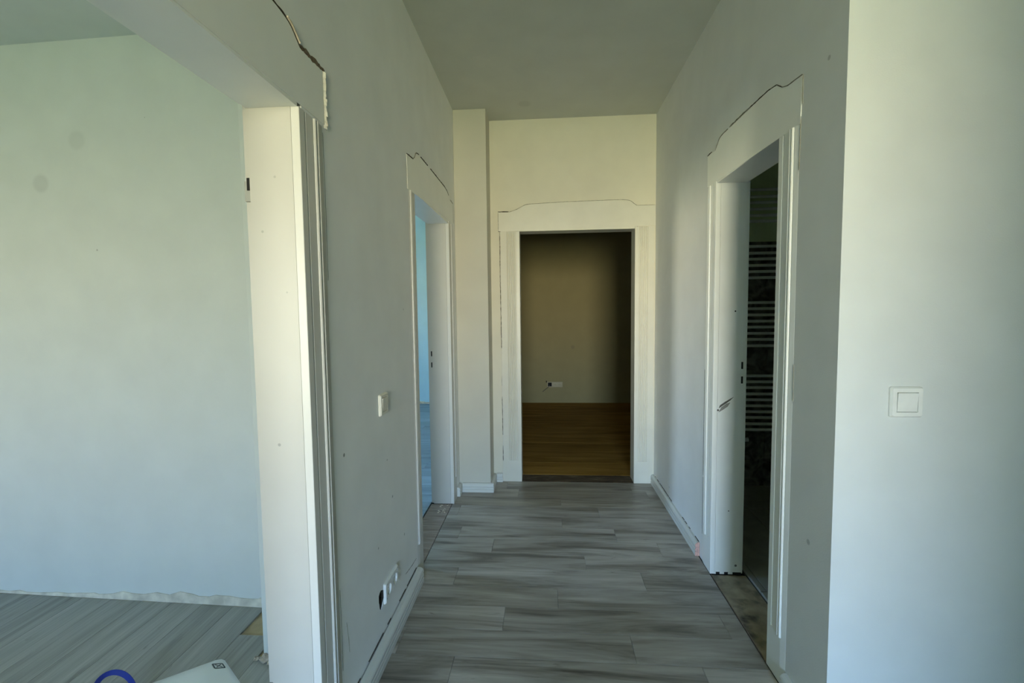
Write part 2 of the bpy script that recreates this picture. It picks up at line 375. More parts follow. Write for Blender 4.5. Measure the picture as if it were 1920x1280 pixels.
# ================================================================ FLOORS, plank by plank
mesh_cache = {}
def plank_mesh(l, wd, mat, t=.008, name='plank'):
    key = (round(l, 3), round(wd, 3), mat.name, t)
    if key not in mesh_cache:
        a, b, c, g = l / 2 - .0004, wd / 2 - .0004, .0012, t
        vs = [(x, y, z) for (z, i) in ((-g, 0), (-c * .7, 0), (0, c)) for (x, y) in ((-a + i, -b + i), (a - i, -b + i), (a - i, b - i), (-a + i, b - i))]
        fs = [(0, 3, 2, 1), (8, 9, 10, 11)] + [(k + i, k + (i + 1) % 4, k + 4 + (i + 1) % 4, k + 4 + i) for k in (0, 4) for i in range(4)]
        me = bpy.data.meshes.new(name); me.from_pydata(vs, [], fs); me.materials.append(mat); me.update(); mesh_cache[key] = me
    return mesh_cache[key]
def put_piece(name, me, x, y, z, parent, rz=0):
    o = bpy.data.objects.new(name, me); COL.objects.link(o); o.location = (x, y, z); o.rotation_euler = (0, 0, rz); o.parent = parent; return o
def rows_x(floor, mat, y0, y1, xr_of, first_joint, wd=.15, ln=.914, zero=0.0, t=.008, name='plank'):
    """rows of planks along X, from y1 towards y0; xr_of(ymid) gives the x-range, first_joint(row) a joint position"""
    y = y1; k = 0
    while y > y0 + .005:
        lo = max(y - wd, y0); ym = (lo + y) / 2; xa, xb = xr_of(ym); j = first_joint(k)
        while j > xa: j -= ln
        cuts = [xa]; j += ln
        while j < xb - .03:
            if j > xa + .03: cuts.append(j)
            j += ln
        cuts.append(xb)
        for p, q in zip(cuts, cuts[1:]):
            put_piece(name, plank_mesh(q - p, y - lo, mat, t, name), (p + q) / 2, ym, zero, floor)
        y = lo; k += 1
# corridor and hall
mb = MB(); mb.box(XL, 3.05, -5.4, YB, -.05, -.0085)
fl = struct(mb.obj('floor', M['black']), 'grey oak plank floor of the corridor', 'floor')
JO = {0: .62, 1: -.2, 2: .1, 3: .338, 4: .095, 5: .40, 6: -.30, 7: .20, 8: -.45, 9: .049, 10: -.184, 11: .33, 12: .562, 13: -.1}
# rows are counted from y = 3.43 with a short ripped row first so joints fall at 2.98, 2.83, 2.68 ...
def xr_corr(ym): return (-.640, .8025) if ym > 1.318 else (-.640, 3.0)
rows_x(fl, M['plank'], 3.28, 3.43, xr_corr, lambda k: .62)
rows_x(fl, M['plank'], -.6, 3.28, xr_corr, lambda k: JO.get(k + 1, -.5 + .37 * (k % 5)))
# left room: planks along Y
mb = MB(); mb.box(-5, XL2, -2.8, 2.03, -.05, -.0085)
fl2 = struct(mb.obj('floor', M['subfloor']), 'dusty grey plank floor of the left room', 'floor')
x = -1.105 + .30; k = 0
while x > -4.85:
    lo = x - .15
    hi_y = 1.852 + .027 * (-(lo + x) / 2 - .79)
    if x > -1.0: hi_y = 1.585
    elif x > -1.2: hi_y = 1.695          # this plank stops short: the missing piece by the pier
    cuts = [hi_y]; j = 1.30 - (.31 * k) % .914
    while j > -.9:
        cuts.append(j); j -= .914
    cuts.append(-.95)
    xa = x if x < -.81 else -.793
    for q, p in zip(cuts, cuts[1:]):
        if q - p > .02: put_piece('plank', plank_mesh(q - p, xa - lo, M['plank_left']), (xa + lo) / 2, (p + q) / 2, 0, fl2, math.pi / 2)
    x = lo; k += 1
# second left room
mb = MB(); mb.box(-4.8, XL2, 2.03, 6.4, -.05, -.0085)
fl3 = struct(mb.obj('floor', M['black']), 'skylight-tinted plank floor of the second left room', 'floor')
rows_x(fl3, M['plank_blue'], 2.04, 6.39, lambda y: (-3.4, -.792), lambda k: -1.2 - .37 * (k % 4), wd=.18)
# end room: wide brown boards
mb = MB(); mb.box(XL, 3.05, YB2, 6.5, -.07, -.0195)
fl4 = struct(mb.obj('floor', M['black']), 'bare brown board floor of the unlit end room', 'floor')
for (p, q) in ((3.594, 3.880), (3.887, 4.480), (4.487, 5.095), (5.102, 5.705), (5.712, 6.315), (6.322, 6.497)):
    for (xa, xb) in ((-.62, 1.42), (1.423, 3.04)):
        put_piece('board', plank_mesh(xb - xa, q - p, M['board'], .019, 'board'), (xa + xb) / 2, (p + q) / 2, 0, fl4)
# bathroom: tiles
mb = MB(); mb.box(XR2 + .012, 2.35, 1.44, YB, -.05, -.004)
fl5 = struct(mb.obj('floor', M['grout']), 'grey tiled floor of the bathroom', 'floor')
xs = [.978, 1.008, 1.303, 1.603, 1.903, 2.203, 2.345]; ys = [1.45, 2.09, 2.985, 3.405]
for xa, xb in zip(xs, xs[1:]):
    for ya, yb in zip(ys, ys[1:]):
        put_piece('tile', plank_mesh(xb - xa - .004, yb - ya - .004, M['bath_floor'], .012, 'tile'), (xa + xb) / 2, (ya + yb) / 2, .008, fl5)

# bathroom far wall: dark tiles up to 1.80
bw = empty('wall_bath_far', (1.6, YB, 0)); struct(bw, 'dark slate tiled wall behind the towel radiator', 'wall')
mb = MB(); mb.box(XR2, 2.35, 3.422, 3.4299, 0, 1.785); o = mb.obj('grout_bed', M['grout'], bw)
mb = MB(); mb.box(XR2, 2.35, 3.418, 3.4299, 1.7855, H - .001); o = mb.obj('painted_band', M['bathwall'], bw)
tmesh = {}
for r in range(9):
    z0 = .004 + r * .198
    for c in range(5):
        xa = 1.06 + c * .30 - (.0 if r % 2 else .0) - .06
        xb = min(xa + .298, 2.345)
        b_ = MB(); hx, hz = (xb - xa) / 2, .098
        key = round(hx, 3)
        if key not in tmesh: tmesh[key] = b_.box(-hx, hx, -.009, 0, -hz, hz).mesh('tile', M['bath_tile'], bevel=.0012, seg=1)
        o = bpy.data.objects.new('tile', tmesh[key]); COL.objects.link(o); o.parent = bw
        o.location = ((xa + xb) / 2 - 1.6, 3.4215 - YB - random.uniform(0, .0015), z0 + hz)

# ================================================================ DOORWAYS
PL = {'left': lambda s, v, z: (XL + v, s, z), 'right': lambda s, v, z: (XR - v, s, z), 'back': lambda s, v, z: (s, YB - v, z)}
def casing_profile(wd, reeds):
    """(u outward from opening, v proud of wall) front line of the architrave"""
    p = [(0, .003), (.001, .0042), (.026, .0042), (.028, .0010), (.032, .0010), (.034, .0036)]
    if reeds == 2:
        b0 = wd * .56
        p += [(b0, .0036)]
        for c in (b0 + .007, b0 + .021):
            p += [(c - .006, .0008), (c - .005, .0055), (c - .002, .0085), (c + .002, .0085), (c + .005, .0055), (c + .006, .0008)]
        p += [(b0 + .030, .0036)]
    else:
        b0 = wd * .33
        for i in range(reeds):
            c = b0 + i * .0105
            p += [(c - .0042, .0008), (c - .003, .0042), (c, .0055), (c + .003, .0042), (c + .0042, .0008)]
        p += [(b0 + reeds * .0105 - .004, .0036)]
    p += [(wd - .004, .0012), (wd, .0006)]
    return p
def doorway(n, side, op, label, header, cas_w, reeds, depth=WT, mat=None, hmat=None, cmat=None, casing_top=None, rebate=True):
    P = PL[side]; s0, s1, zt = op; mat = mat or M['gloss']
    base = P((s0 + s1) / 2, -depth / 2, 0)
    d = empty('door_%d' % n, base); struct(d, label, 'doorway')
    for si, (s, sg) in enumerate(((s0, -1), (s1, 1))):
        # lining (jamb) with rebate at the room side
        prof = [(0, -.0188), (0, -depth + .018), (.011, -depth + .018), (.011, -depth), (G - .0004, -depth), (G - .0004, -.0188)]
        mb = MB(); mb.prism([P(s + sg * u, v, 0.0) for u, v in prof], [P(s + sg * u, v, zt + (G - .0005)) for u, v in prof])
        mb.obj('jamb', mat, d)
        wd = cas_w[si]
        if wd <= 0: continue
        ct = (casing_top[si] if casing_top else zt)
        fr = casing_profile(wd, reeds)
        L_ = [(0, -.018)] + fr + [(wd, .0003), (G + .0005, .0003), (G + .0005, -.018)]
        flat = [(0, -.018), (0, .003), (.001, .0040), (wd - .03, .0036), (wd, .0006), (wd, .0003), (G + .0005, .0003), (G + .0005, -.018)]
        mb = MB()
        zp = .165
        mb.prism([P(s + sg * u, v, zp) for u, v in L_], [P(s + sg * u, v, ct - .0008) for u, v in L_])
        mb.prism([P(s + sg * u, v, 0.0005) for u, v in flat], [P(s + sg * u, v, zp) for u, v in flat])
        mb.obj('casing', cmat or mat, d)
    # head lining
    mb = MB(); a, b = s0 + .0005, s1 - .0005
    prof = [(0, -.0188), (0, -depth + .018), (.011, -depth + .018), (.011, -depth), (G - .0005, -depth), (G - .0005, -.0188)]
    mb.prism([P(a, v, zt + u) for u, v in prof], [P(b, v, zt + u) for u, v in prof]); mb.obj('head_lining', hmat or mat, d)
    # header board: flat board with scrolled top and a return under it
    mb = MB()
    mb.prism([P(s, .0003, z) for s, z in header], [P(s, .0024, z) for s, z in header])
    mb.prism([P(a, v, zt + u) for u, v in ((-.001, -.018), (-.001, .0003), (.0195, .0003), (.0195, -.018))], [P(b, v, zt + u) for u, v in ((-.001, -.018), (-.001, .0003), (.0195, .0003), (.0195, -.018))])
    mb.obj('header_board', hmat or mat, d)
    return d
def ribbon(parent, name, side, path, wid, mat, v=.0008, jit=.5, step=.012, gaps=0.0, thick=.0):
    """ragged joint along a path of (s, z); built as short slivers lying in the wall surface"""
    P = PL[side]; mb = MB(); pts = []
    for (a, b) in zip(path, path[1:]):
        L = math.hypot(b[0] - a[0], b[1] - a[1]); n = max(1, int(L / step))
        for i in range(n): t = i / n; pts.append((a[0] + (b[0] - a[0]) * t, a[1] + (b[1] - a[1]) * t))
    pts.append(path[-1]); prev = None
    ws = [wid * (1 + random.uniform(-jit, jit)) for _ in pts]
    ws[0] *= .4; ws[-1] *= .4
    on = True
    for i, (s, z) in enumerate(pts):
        if gaps: on = (random.random() > .15 * gaps / max(.05, 1 - gaps)) if on else (random.random() < .15)
        a = pts[max(0, i - 1)]; b = pts[min(len(pts) - 1, i + 1)]
        dx, dz = b[0] - a[0], b[1] - a[1]; l = math.hypot(dx, dz) or 1; nx, nz = -dz / l, dx / l
        j = random.uniform(-.2, .2) * wid
        cur = ((s + nx * (ws[i] / 2 + j), z + nz * (ws[i] / 2 + j)), (s - nx * (ws[i] / 2 - j), z - nz * (ws[i] / 2 - j)))
        if prev and on:
            q = [prev[0], cur[0], cur[1], prev[1]]
            mb.prism([P(s_, .0001, z_) for s_, z_ in q], [P(s_, v, z_) for s_, z_ in q])
        prev = cur
    return mb.obj(name, mat, parent)
def smooth_path(pts, n=5):
    """Catmull-Rom through the given (s, z) points"""
    out = []
    for i in range(len(pts) - 1):
        p0, p1, p2, p3 = pts[max(0, i - 1)], pts[i], pts[i + 1], pts[min(len(pts) - 1, i + 2)]
        for k in range(n):
            t = k / n
            out.append(tuple(.5 * (2 * p1[c] + (p2[c] - p0[c]) * t + (2 * p0[c] - 5 * p1[c] + 4 * p2[c] - p3[c]) * t * t + (3 * p1[c] - p0[c] - 3 * p2[c] + p3[c]) * t ** 3) for c in (0, 1)))
    out.append(pts[-1]); return out
def header_poly(bl, br, top): return [bl] + [br] + top      # counter-clockwise: bottom-left, bottom-right, then top from right to left

# --- door_1: the wide opening on the left
top1 = [(1.304, 1.994), (1.250, 1.993)] + smooth_path([(1.185, 1.990), (1.164, 2.006), (1.138, 2.023), (1.100, 2.031), (1.05, 2.034)]) + [(.72, 2.042)] + smooth_path([(.39, 2.034), (.34, 2.03), (.30, 2.02), (.26, 1.992)]) + [(.13, 1.993)]
d1 = doorway(1, 'left', O1, 'wide white framed opening to the left room', header_poly((.13, 1.834), (1.304, 1.846), top1), (.128, .128), 2, mat=M['gloss_dark'], hmat=M['gloss'], cmat=M['gloss_mid'])
outer = smooth_path([(1.03, 2.036), (1.10, 2.034), (1.138, 2.027), (1.166, 2.009), (1.186, 1.993)])
ribbon(d1, 'crack', 'left', outer, .0032, M['crack'], v=.0036, step=.006)
ribbon(d1, 'crack', 'left', smooth_path([(1.105, 2.036), (1.140, 2.028), (1.168, 2.010), (1.186, 1.996)]), .0035, M['raw'], v=.0075, step=.005, gaps=.35)
ribbon(d1, 'crack', 'left', [(1.186, 1.996), (1.22, 1.9975), (1.250, 1.998), (1.316, 1.999)], .0105, M['brown_raw'], v=.0036, step=.006)['label'] = 'dark brown broken joint above the board end'
mb = MB(); zz = 1.836; P = PL['left']
while zz < 1.996:
    z2 = min(1.996, zz + random.uniform(.006, .012)); hh = .0062 + random.uniform(-.002, .002); s2 = 1.317 + random.uniform(-.001, .0015)
    q = [(1.3045, .0003), (s2 - .002, hh), (s2, hh * .9), (s2 + .003, .0003)]
    mb.prism([P(a_, v_, zz) for a_, v_ in q], [P(a_, v_, z2) for a_, v_ in q]); zz = z2
mb.obj('broken_plaster', M['raw_white'], d1)['label'] = 'raw pale plaster edge beside the board end'
ribbon(d1, 'crack', 'left', [(1.296, 1.82), (1.298, 1.60), (1.297, 1.40)], .0011, M['crack_soft'], v=.0010, jit=.3)
ribbon(d1, 'crack', 'left', [(1.298, .46), (1.300, .36), (1.299, .20)], .0014, M['crack_soft'], v=.0010, jit=.3)
# --- door_2: second doorway on the left
top2 = [(3.162, 2.050)] + smooth_path([(3.063, 2.056), (3.02, 2.072), (2.982, 2.088), (2.90, 2.097)]) + [(2.55, 2.098)] + smooth_path([(2.30, 2.096), (2.262, 2.088), (2.235, 2.060), (2.210, 2.042)]) + [(2.102, 2.033)]
d2 = doorway(2, 'left', O2, 'second white doorway on the left wall near the pillar', header_poly((2.106, 1.879), (3.158, 1.918), top2), (.092, .116), 2, casing_top=(1.880, 1.900), mat=M['gloss_dark'], hmat=M['gloss'], cmat=M['gloss_mid'])
ribbon(d2, 'crack', 'left', [(2.103, 2.036), (2.205, 2.045)], .0045, M['crack'], v=.0032)
ribbon(d2, 'crack', 'left', smooth_path([(2.21, 2.046), (2.236, 2.064), (2.262, 2.092), (2.30, 2.100)]), .0032, M['crack_soft'], v=.0032)
ribbon(d2, 'crack', 'left', [(2.262, 2.092), (2.30, 2.100), (2.55, 2.102), (2.70, 2.102)], .0040, M['crack'], v=.0034, gaps=.1)
ribbon(d2, 'crack', 'left', [(2.70, 2.102), (2.90, 2.101), (2.985, 2.091), (3.022, 2.076)], .0045, M['crack'], v=.0034)
ribbon(d2, 'crack', 'left', [(3.066, 2.059), (3.164, 2.052)], .0070, M['crack_soft'], v=.0032)
ribbon(d2, 'crack', 'left', [(3.164, 2.050), (3.160, 1.92)], .0040, M['crack_soft'], v=.0032)
ribbon(d2, 'crack', 'left', [(2.100, 2.03), (2.103, 1.88)], .0018, M['crack_soft'])
# --- door_3: bathroom doorway on the right
top3 = [(2.364, 2.056), (2.309, 2.057)] + smooth_path([(2.262, 2.048), (2.235, 2.068), (2.20, 2.088), (2.12, 2.090)]) + [(1.95, 2.088)] + smooth_path([(1.76, 2.083), (1.692, 2.073), (1.655, 2.048), (1.620, 2.036)]) + [(1.532, 2.028)]
d3 = doorway(3, 'right', O3, 'white doorway on the right leading to the dark bathroom', header_poly((1.536, 1.883), (2.360, 1.904), top3), (.122, .122), 2, casing_top=(1.885, 1.902))
ribbon(d3, 'crack', 'right', [(2.366, 2.058), (2.31, 2.060)], .0045, M['crack'], v=.0032)
ribbon(d3, 'crack', 'right', smooth_path([(2.262, 2.052), (2.237, 2.072), (2.20, 2.092), (2.12, 2.094)]), .0030, M['crack_soft'], v=.0032)
ribbon(d3, 'crack', 'right', [(2.10, 2.094), (1.95, 2.092), (1.90, 2.091)], .0065, M['crack_soft'], v=.0028)
ribbon(d3, 'crack', 'right', [(2.08, 2.0945), (1.95, 2.0925), (1.76, 2.087), (1.694, 2.077), (1.657, 2.052)], .0022, M['crack'], v=.0030)
ribbon(d3, 'crack', 'right', smooth_path([(1.657, 2.052), (1.62, 2.040), (1.58, 2.036), (1.531, 2.031)]), .0018, M['crack_soft'], v=.0032, gaps=.15)
ribbon(d3, 'crack', 'right', [(1.530, 2.03), (1.528, 1.94)], .0022, M['crack_soft'], v=.0022)
ribbon(d3, 'crack', 'right', [(1.536, 1.905), (1.538, 1.74)], .0020, M['crack_soft'], v=.0022, gaps=.1)
ribbon(d3, 'crack', 'right', [(2.3645, 1.0), (2.366, .55), (2.367, .08)], .0013, M['crack'], v=.0010, jit=.35, gaps=.05)
ribbon(d3, 'crack', 'right', [(1.538, 1.12), (1.536, 1.0)], .0016, M['crack_soft'], v=.0022)
# --- door_4: end doorway
top4 = [(.806, 2.066)] + smooth_path([(.672, 2.066), (.650, 2.080), (.618, 2.102), (.560, 2.110)]) + [(.155, 2.106)] + smooth_path([(-.10, 2.097), (-.14, 2.092), (-.192, 2.066), (-.25, 2.044)]) + [(-.342, 2.045)]
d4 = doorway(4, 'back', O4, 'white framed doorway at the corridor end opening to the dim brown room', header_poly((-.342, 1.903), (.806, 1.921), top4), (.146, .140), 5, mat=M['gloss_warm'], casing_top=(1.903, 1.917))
ribbon(d4, 'crack', 'back', [(-.345, 2.048), (-.265, 2.047)], .0050, M['crack'], v=.0055)
ribbon(d4, 'crack', 'back', smooth_path([(-.265, 2.047), (-.25, 2.048), (-.194, 2.069), (-.14, 2.095), (-.10, 2.100)]), .0030, M['crack_soft'], v=.0032)
ribbon(d4, 'crack', 'back', [(-.10, 2.100), (.155, 2.109), (.56, 2.113)], .0019, M['crack_soft'], v=.0032)
ribbon(d4, 'crack', 'back', smooth_path([(.56, 2.113), (.62, 2.105), (.652, 2.083), (.674, 2.066)]), .0024, M['crack_soft'], v=.0032)
ribbon(d4, 'crack', 'back', [(.674, 2.068), (.804, 2.069)], .0016, M['crack_soft'], v=.0032)
ribbon(d4, 'crack', 'back', [(-.344, 2.045), (-.344, 1.905)], .0024, M['crack_soft'], v=.0022)
ribbon(d4, 'crack', 'back', [(-.344, 1.904), (-.328, 1.902)], .0060, M['crack'], v=.0050)
ribbon(d4, 'crack', 'back', [(-.334, 1.90), (-.334, 1.50), (-.332, 1.20), (-.331, 1.03)], .0034, M['crack'], v=.0022, gaps=.08)
ribbon(d4, 'crack', 'back', [(-.332, .82), (-.332, .74)], .0022, M['crack_soft'], v=.0022)
ribbon(d4, 'crack', 'back', [(-.331, .66), (-.330, .45), (-.329, .16)], .0030, M['crack'], v=.0022, gaps=.2)
# jamb fittings: strike plates, hinge, scuff
def strike(d, side, s, sg, v0, v1, zs, mat):
    P = PL[side]
    mb = MB(); z0, z1 = min(zs) - .045, max(zs) + .045
    q = [(s, v0), (s - sg * .0006, v0), (s - sg * .0006, v1), (s, v1)]
    mb.prism([P(a, v, z0) for a, v in q], [P(a, v, z1) for a, v in q])
    pl = mb.obj('strike_plate', mat, d)
    for z in zs:
        mb = MB(); q = [(s - sg * .0006, v0 + .002), (s - sg * .0012, v0 + .002), (s - sg * .0012, v1 - .001), (s - sg * .0006, v1 - .001)]
        mb.prism([P(a, v, z - .017) for a, v in q], [P(a, v, z + .017) for a, v in q])
        o = mb.obj('latch_slot', M['black']); COL.objects; o.parent = pl; o.matrix_parent_inverse = pl.matrix_parent_inverse.copy(); o.matrix_parent_inverse = Matrix.Translation(-Vector(d.location)).inverted() @ Matrix.Translation(-Vector(d.location))
strike(d3, 'right', O3[1], 1, -WT + .0185, -WT + .0305, (1.035, .965), M['gloss'])
strike(d2, 'left', O2[1], 1, -WT + .0185, -WT + .0300, (1.03, .955), M['gloss_dark'])
# hinge pocket on the wide opening's far jamb
P = PL['left']; s = O1[1]
mb = MB(); mb.prism([P(s + .0108, v, 1.600) for v in (-WT + .001, -WT + .0175)] + [P(s + .004, v, 1.600) for v in (-WT + .0175, -WT + .001)],
                    [P(s + .0108, v, 1.652) for v in (-WT + .001, -WT + .0175)] + [P(s + .004, v, 1.652) for v in (-WT + .0175, -WT + .001)])
hg = mb.obj('hinge', M['hinge'], d1)
mb = MB(); mb.prism([P(s + .004, v, 1.628) for v in (-WT + .009, -WT + .0175)] + [P(s + .001, v, 1.628) for v in (-WT + .0175, -WT + .009)],
                    [P(s + .004, v, 1.660) for v in (-WT + .009, -WT + .0175)] + [P(s + .001, v, 1.660) for v in (-WT + .0175, -WT + .009)])
mb.obj('hinge_slot', M['black'], d1)
mb = MB(); mb.prism([P(s + .0108, v, .20) for v in (-WT + .001, -WT + .010)] + [P(s + .002, v, .20) for v in (-WT + .010, -WT + .001)],
                    [P(s + .0108, v, .262) for v in (-WT + .001, -WT + .010)] + [P(s + .002, v, .262) for v in (-WT + .010, -WT + .001)])
mb.obj('hinge', M['hinge'], d1)
# scuff and nail holes on the bathroom jamb
P = PL['right']; s = O3[1]
def jamb_patch(name, pts, mat, d, off=.0006):
    mb = MB(); mb.prism([P(s - .0001, v, z) for v, z in pts], [P(s - off, v, z) for v, z in pts]); return mb.obj(name, mat, d)
jamb_patch('scuff_mark', [(-.024, .826), (-.040, .838), (-.060, .852), (-.078, .866), (-.094, .883), (-.078, .874), (-.052, .858), (-.030, .842)], M['scuff'], d3)
jamb_patch('scuff_mark', [(-.024, .808), (-.044, .820), (-.066, .836), (-.078, .856), (-.060, .850), (-.036, .832)], M['scuff2'], d3, .0012)
def dot(d, z, v, r, mat=M['crack']):
    jamb_patch('nail_hole', [(v + r * math.cos(i * math.pi / 4), z + r * math.sin(i * math.pi / 4)) for i in range(8)], mat, d, .0007)
dot(d3, 1.294, -.094, .004); dot(d3, .045, -.118, .006, M['scuff']); dot(d3, .32, -.080, .003, M['scuff']); dot(d3, .818, -.0215, .005, M['scuff'])
# ragged dark gap under that jamb, and thresholds
def box_part(name, d, mat, *b, bevel=0): return MB().box(*b).obj(name, mat, d, bevel)
for xa, xb in ((.832, .850), (.872, .890), (.912, .952)):
    box_part('gap', d3, M['black'], xa, xb, O3[1] - .0008, O3[1] - .0002, 0.0, .011)
box_part('threshold', d3, M['thresh_conc'], .811, XR2 + .011, O3[0] + .0008, O3[1] - .0012, -.045, -.004, bevel=.001)
box_part('threshold_edge', d3, M['thresh_brown'], .8085, .8107, O3[0] + .0008, O3[1] - .0012, -.045, -.0025)
box_part('threshold', d2, M['thresh_brown'], XL2 + .002, -.6445, O2[0] + .0008, O2[1] - .0008, -.045, -.003, bevel=.001)
box_part('threshold', d4, M['thresh_dark'], O4[0] + .0008, O4[1] - .0008, YB + .012, YB2 + .001, -.045, -.001, bevel=.002)
box_part('threshold', d1, M['thresh_brown'], XL2 + .002, -.6445, O1[0] + .0008, O1[1] - .0008, -.045, -.003, bevel=.001)
# plaster crumbs on the second doorway's threshold
mb = MB()
for _ in range(26):
    cx, cy = random.uniform(-.72, -.665), random.uniform(2.86, 2.985); r = random.uniform(.002, .007)
    mb.add([(cx - r, cy - r * .6, -.003), (cx + r, cy - r * .4, -.003), (cx + r * .3, cy + r, -.003), (cx, cy, -.003 + r * .5)], [(0, 2, 1), (0, 1, 3), (1, 2, 3), (2, 0, 3)])
o = mb.obj('plaster_crumbs', M['raw'], d2); o['kind'] = 'stuff'

# wall hairlines that belong to the wall itself
ribbon(wl, 'crack', 'left', [(2.10, .115), (2.03, .120), (1.93, .135)], .0028, M['crack_soft'], v=.0008)
ribbon(wl, 'crack', 'left', [(1.335, .33), (1.345, .27), (1.350, .22)], .0022, M['crack_soft'], v=.0008)

# ================================================================ BASEBOARDS
def bb_profile(t, h):
    g = .005
    return [(0, .0005), (t, .0005), (t, h * .30), (t - g, h * .33), (t - g, h * .37), (t, h * .40), (t, h * .58), (t - g, h * .61), (t - g, h * .65), (t, h * .68), (t, h * .82), (t - .003, h * .90), (t * .5, h), (0, h)]
def baseboard(name, label, side, s0, s1, t=.022, h=.066, off=.0008, P=None, cut=0, mat=None):
    P = P or PL[side]; mb = MB(); pr = bb_profile(t, h)
    mb.prism([P(s0, v + off, z) for v, z in pr], [P(s1 - (cut * v), v + off, z) for v, z in pr])
    return struct(mb.obj(name, mat or M['skirt']), label, 'baseboard')
bl = baseboard('baseboard_left', 'white grooved baseboard below the double socket on the left wall', 'left', 1.30, 2.098, t=.030, h=.072, off=.006)
ribbon(bl, 'gap', 'left', [(1.31, .0735), (1.7, .0735), (2.09, .073)], .0022, M['crack'], v=.003, gaps=.45)
baseboard('baseboard_left_far', 'short white baseboard between the second left doorway and the pillar', 'left', 3.119, 3.198, t=.022)
baseboard('baseboard_pillar', 'white baseboard across the front of the corner pillar', None, XL + .024, -.3795, P=lambda s, v, z: (s, 3.222 - v, z))
baseboard('baseboard_pillar_side', 'white baseboard on the side of the corner pillar', None, 3.224, YB - .024, P=lambda s, v, z: (-.402 + v, s, z))
baseboard('baseboard_back', 'tiny white baseboard between the pillar and the end doorway', 'back', -.378, -.3335, t=.022)
br_ = baseboard('baseboard_right', 'white baseboard along the right wall beyond the bathroom doorway', 'right', 2.405, YB - .0025, t=.022, h=.072)
ribbon(br_, 'gap', 'right', [(2.41, .074), (2.8, .0735), (3.2, .074), (3.40, .074)], .0026, M['crack'], v=.003, gaps=.55)
pr = bb_profile(.0222, .0725); mb = MB(); mb.prism([PL['right'](2.4045, v + .0008, z) for v, z in pr], [PL['right'](2.4015, v + .0008, z) for v, z in pr])
o = mb.obj('cut_end', M['pink'], br_); o['label'] = 'pinkish raw cut end'
baseboard('baseboard_right_near', 'white baseboard stub between the bathroom doorway and the bright corner', 'right', 1.322, 1.530, t=.022, h=.07)
baseboard('baseboard_front', 'white baseboard under the square switch', None, XR + .001, 3.0, t=.022, h=.07, P=lambda s, v, z: (s, 1.318 - v, z))
# torn plaster strip where the left room's baseboard was taken off
mb = MB(); pts = []; xx = XL2 - .30
while xx > -4.85:
    hgt = .040 if xx > -1.55 else (.040 + (xx + 1.55) * .035 if xx > -2.4 else .012)
    hgt = max(.008, hgt + random.uniform(-.006, .006) + (.012 if random.random() < .12 else 0))
    pts.append((xx, hgt)); xx -= random.uniform(.02, .07)
yw = lambda x: 1.858 + (XL2 - x) * .02707
for (xa, ha), (xb, hb) in zip(pts, pts[1:]):
    ta, tb = yw(xa) - .0005, yw(xb) - .0005
    mb.prism([(xa, ta, .0005), (xb, tb, .0005), (xb, tb, hb), (xa, ta, ha)], [(xa, ta - .007, .0005), (xb, tb - .007, .0005), (xb, tb - .004, hb), (xa, ta - .004, ha)])
struct(mb.obj('trim_1', paint('old_skirting_scar', (.70, .66, .57), rough=.9, var=.22, bump=.4, scale=18)), 'ragged pale plaster scar where the left room baseboard was removed', 'trim')
mb = MB(); xx = -.80
while xx > -3.3:
    st = random.uniform(.03, .09); hh = .03 + random.uniform(-.008, .008)
    mb.prism([(xx, 6.3995, .0005), (xx - st, 6.3995, .0005), (xx - st, 6.3995, hh), (xx, 6.3995, hh)], [(xx, 6.392, .0005), (xx - st, 6.392, .0005), (xx - st, 6.394, hh), (xx, 6.394, hh)]); xx -= st
struct(mb.obj('trim_2', M['raw']), 'thin pinkish plaster scar at the far wall of the second left room', 'trim')

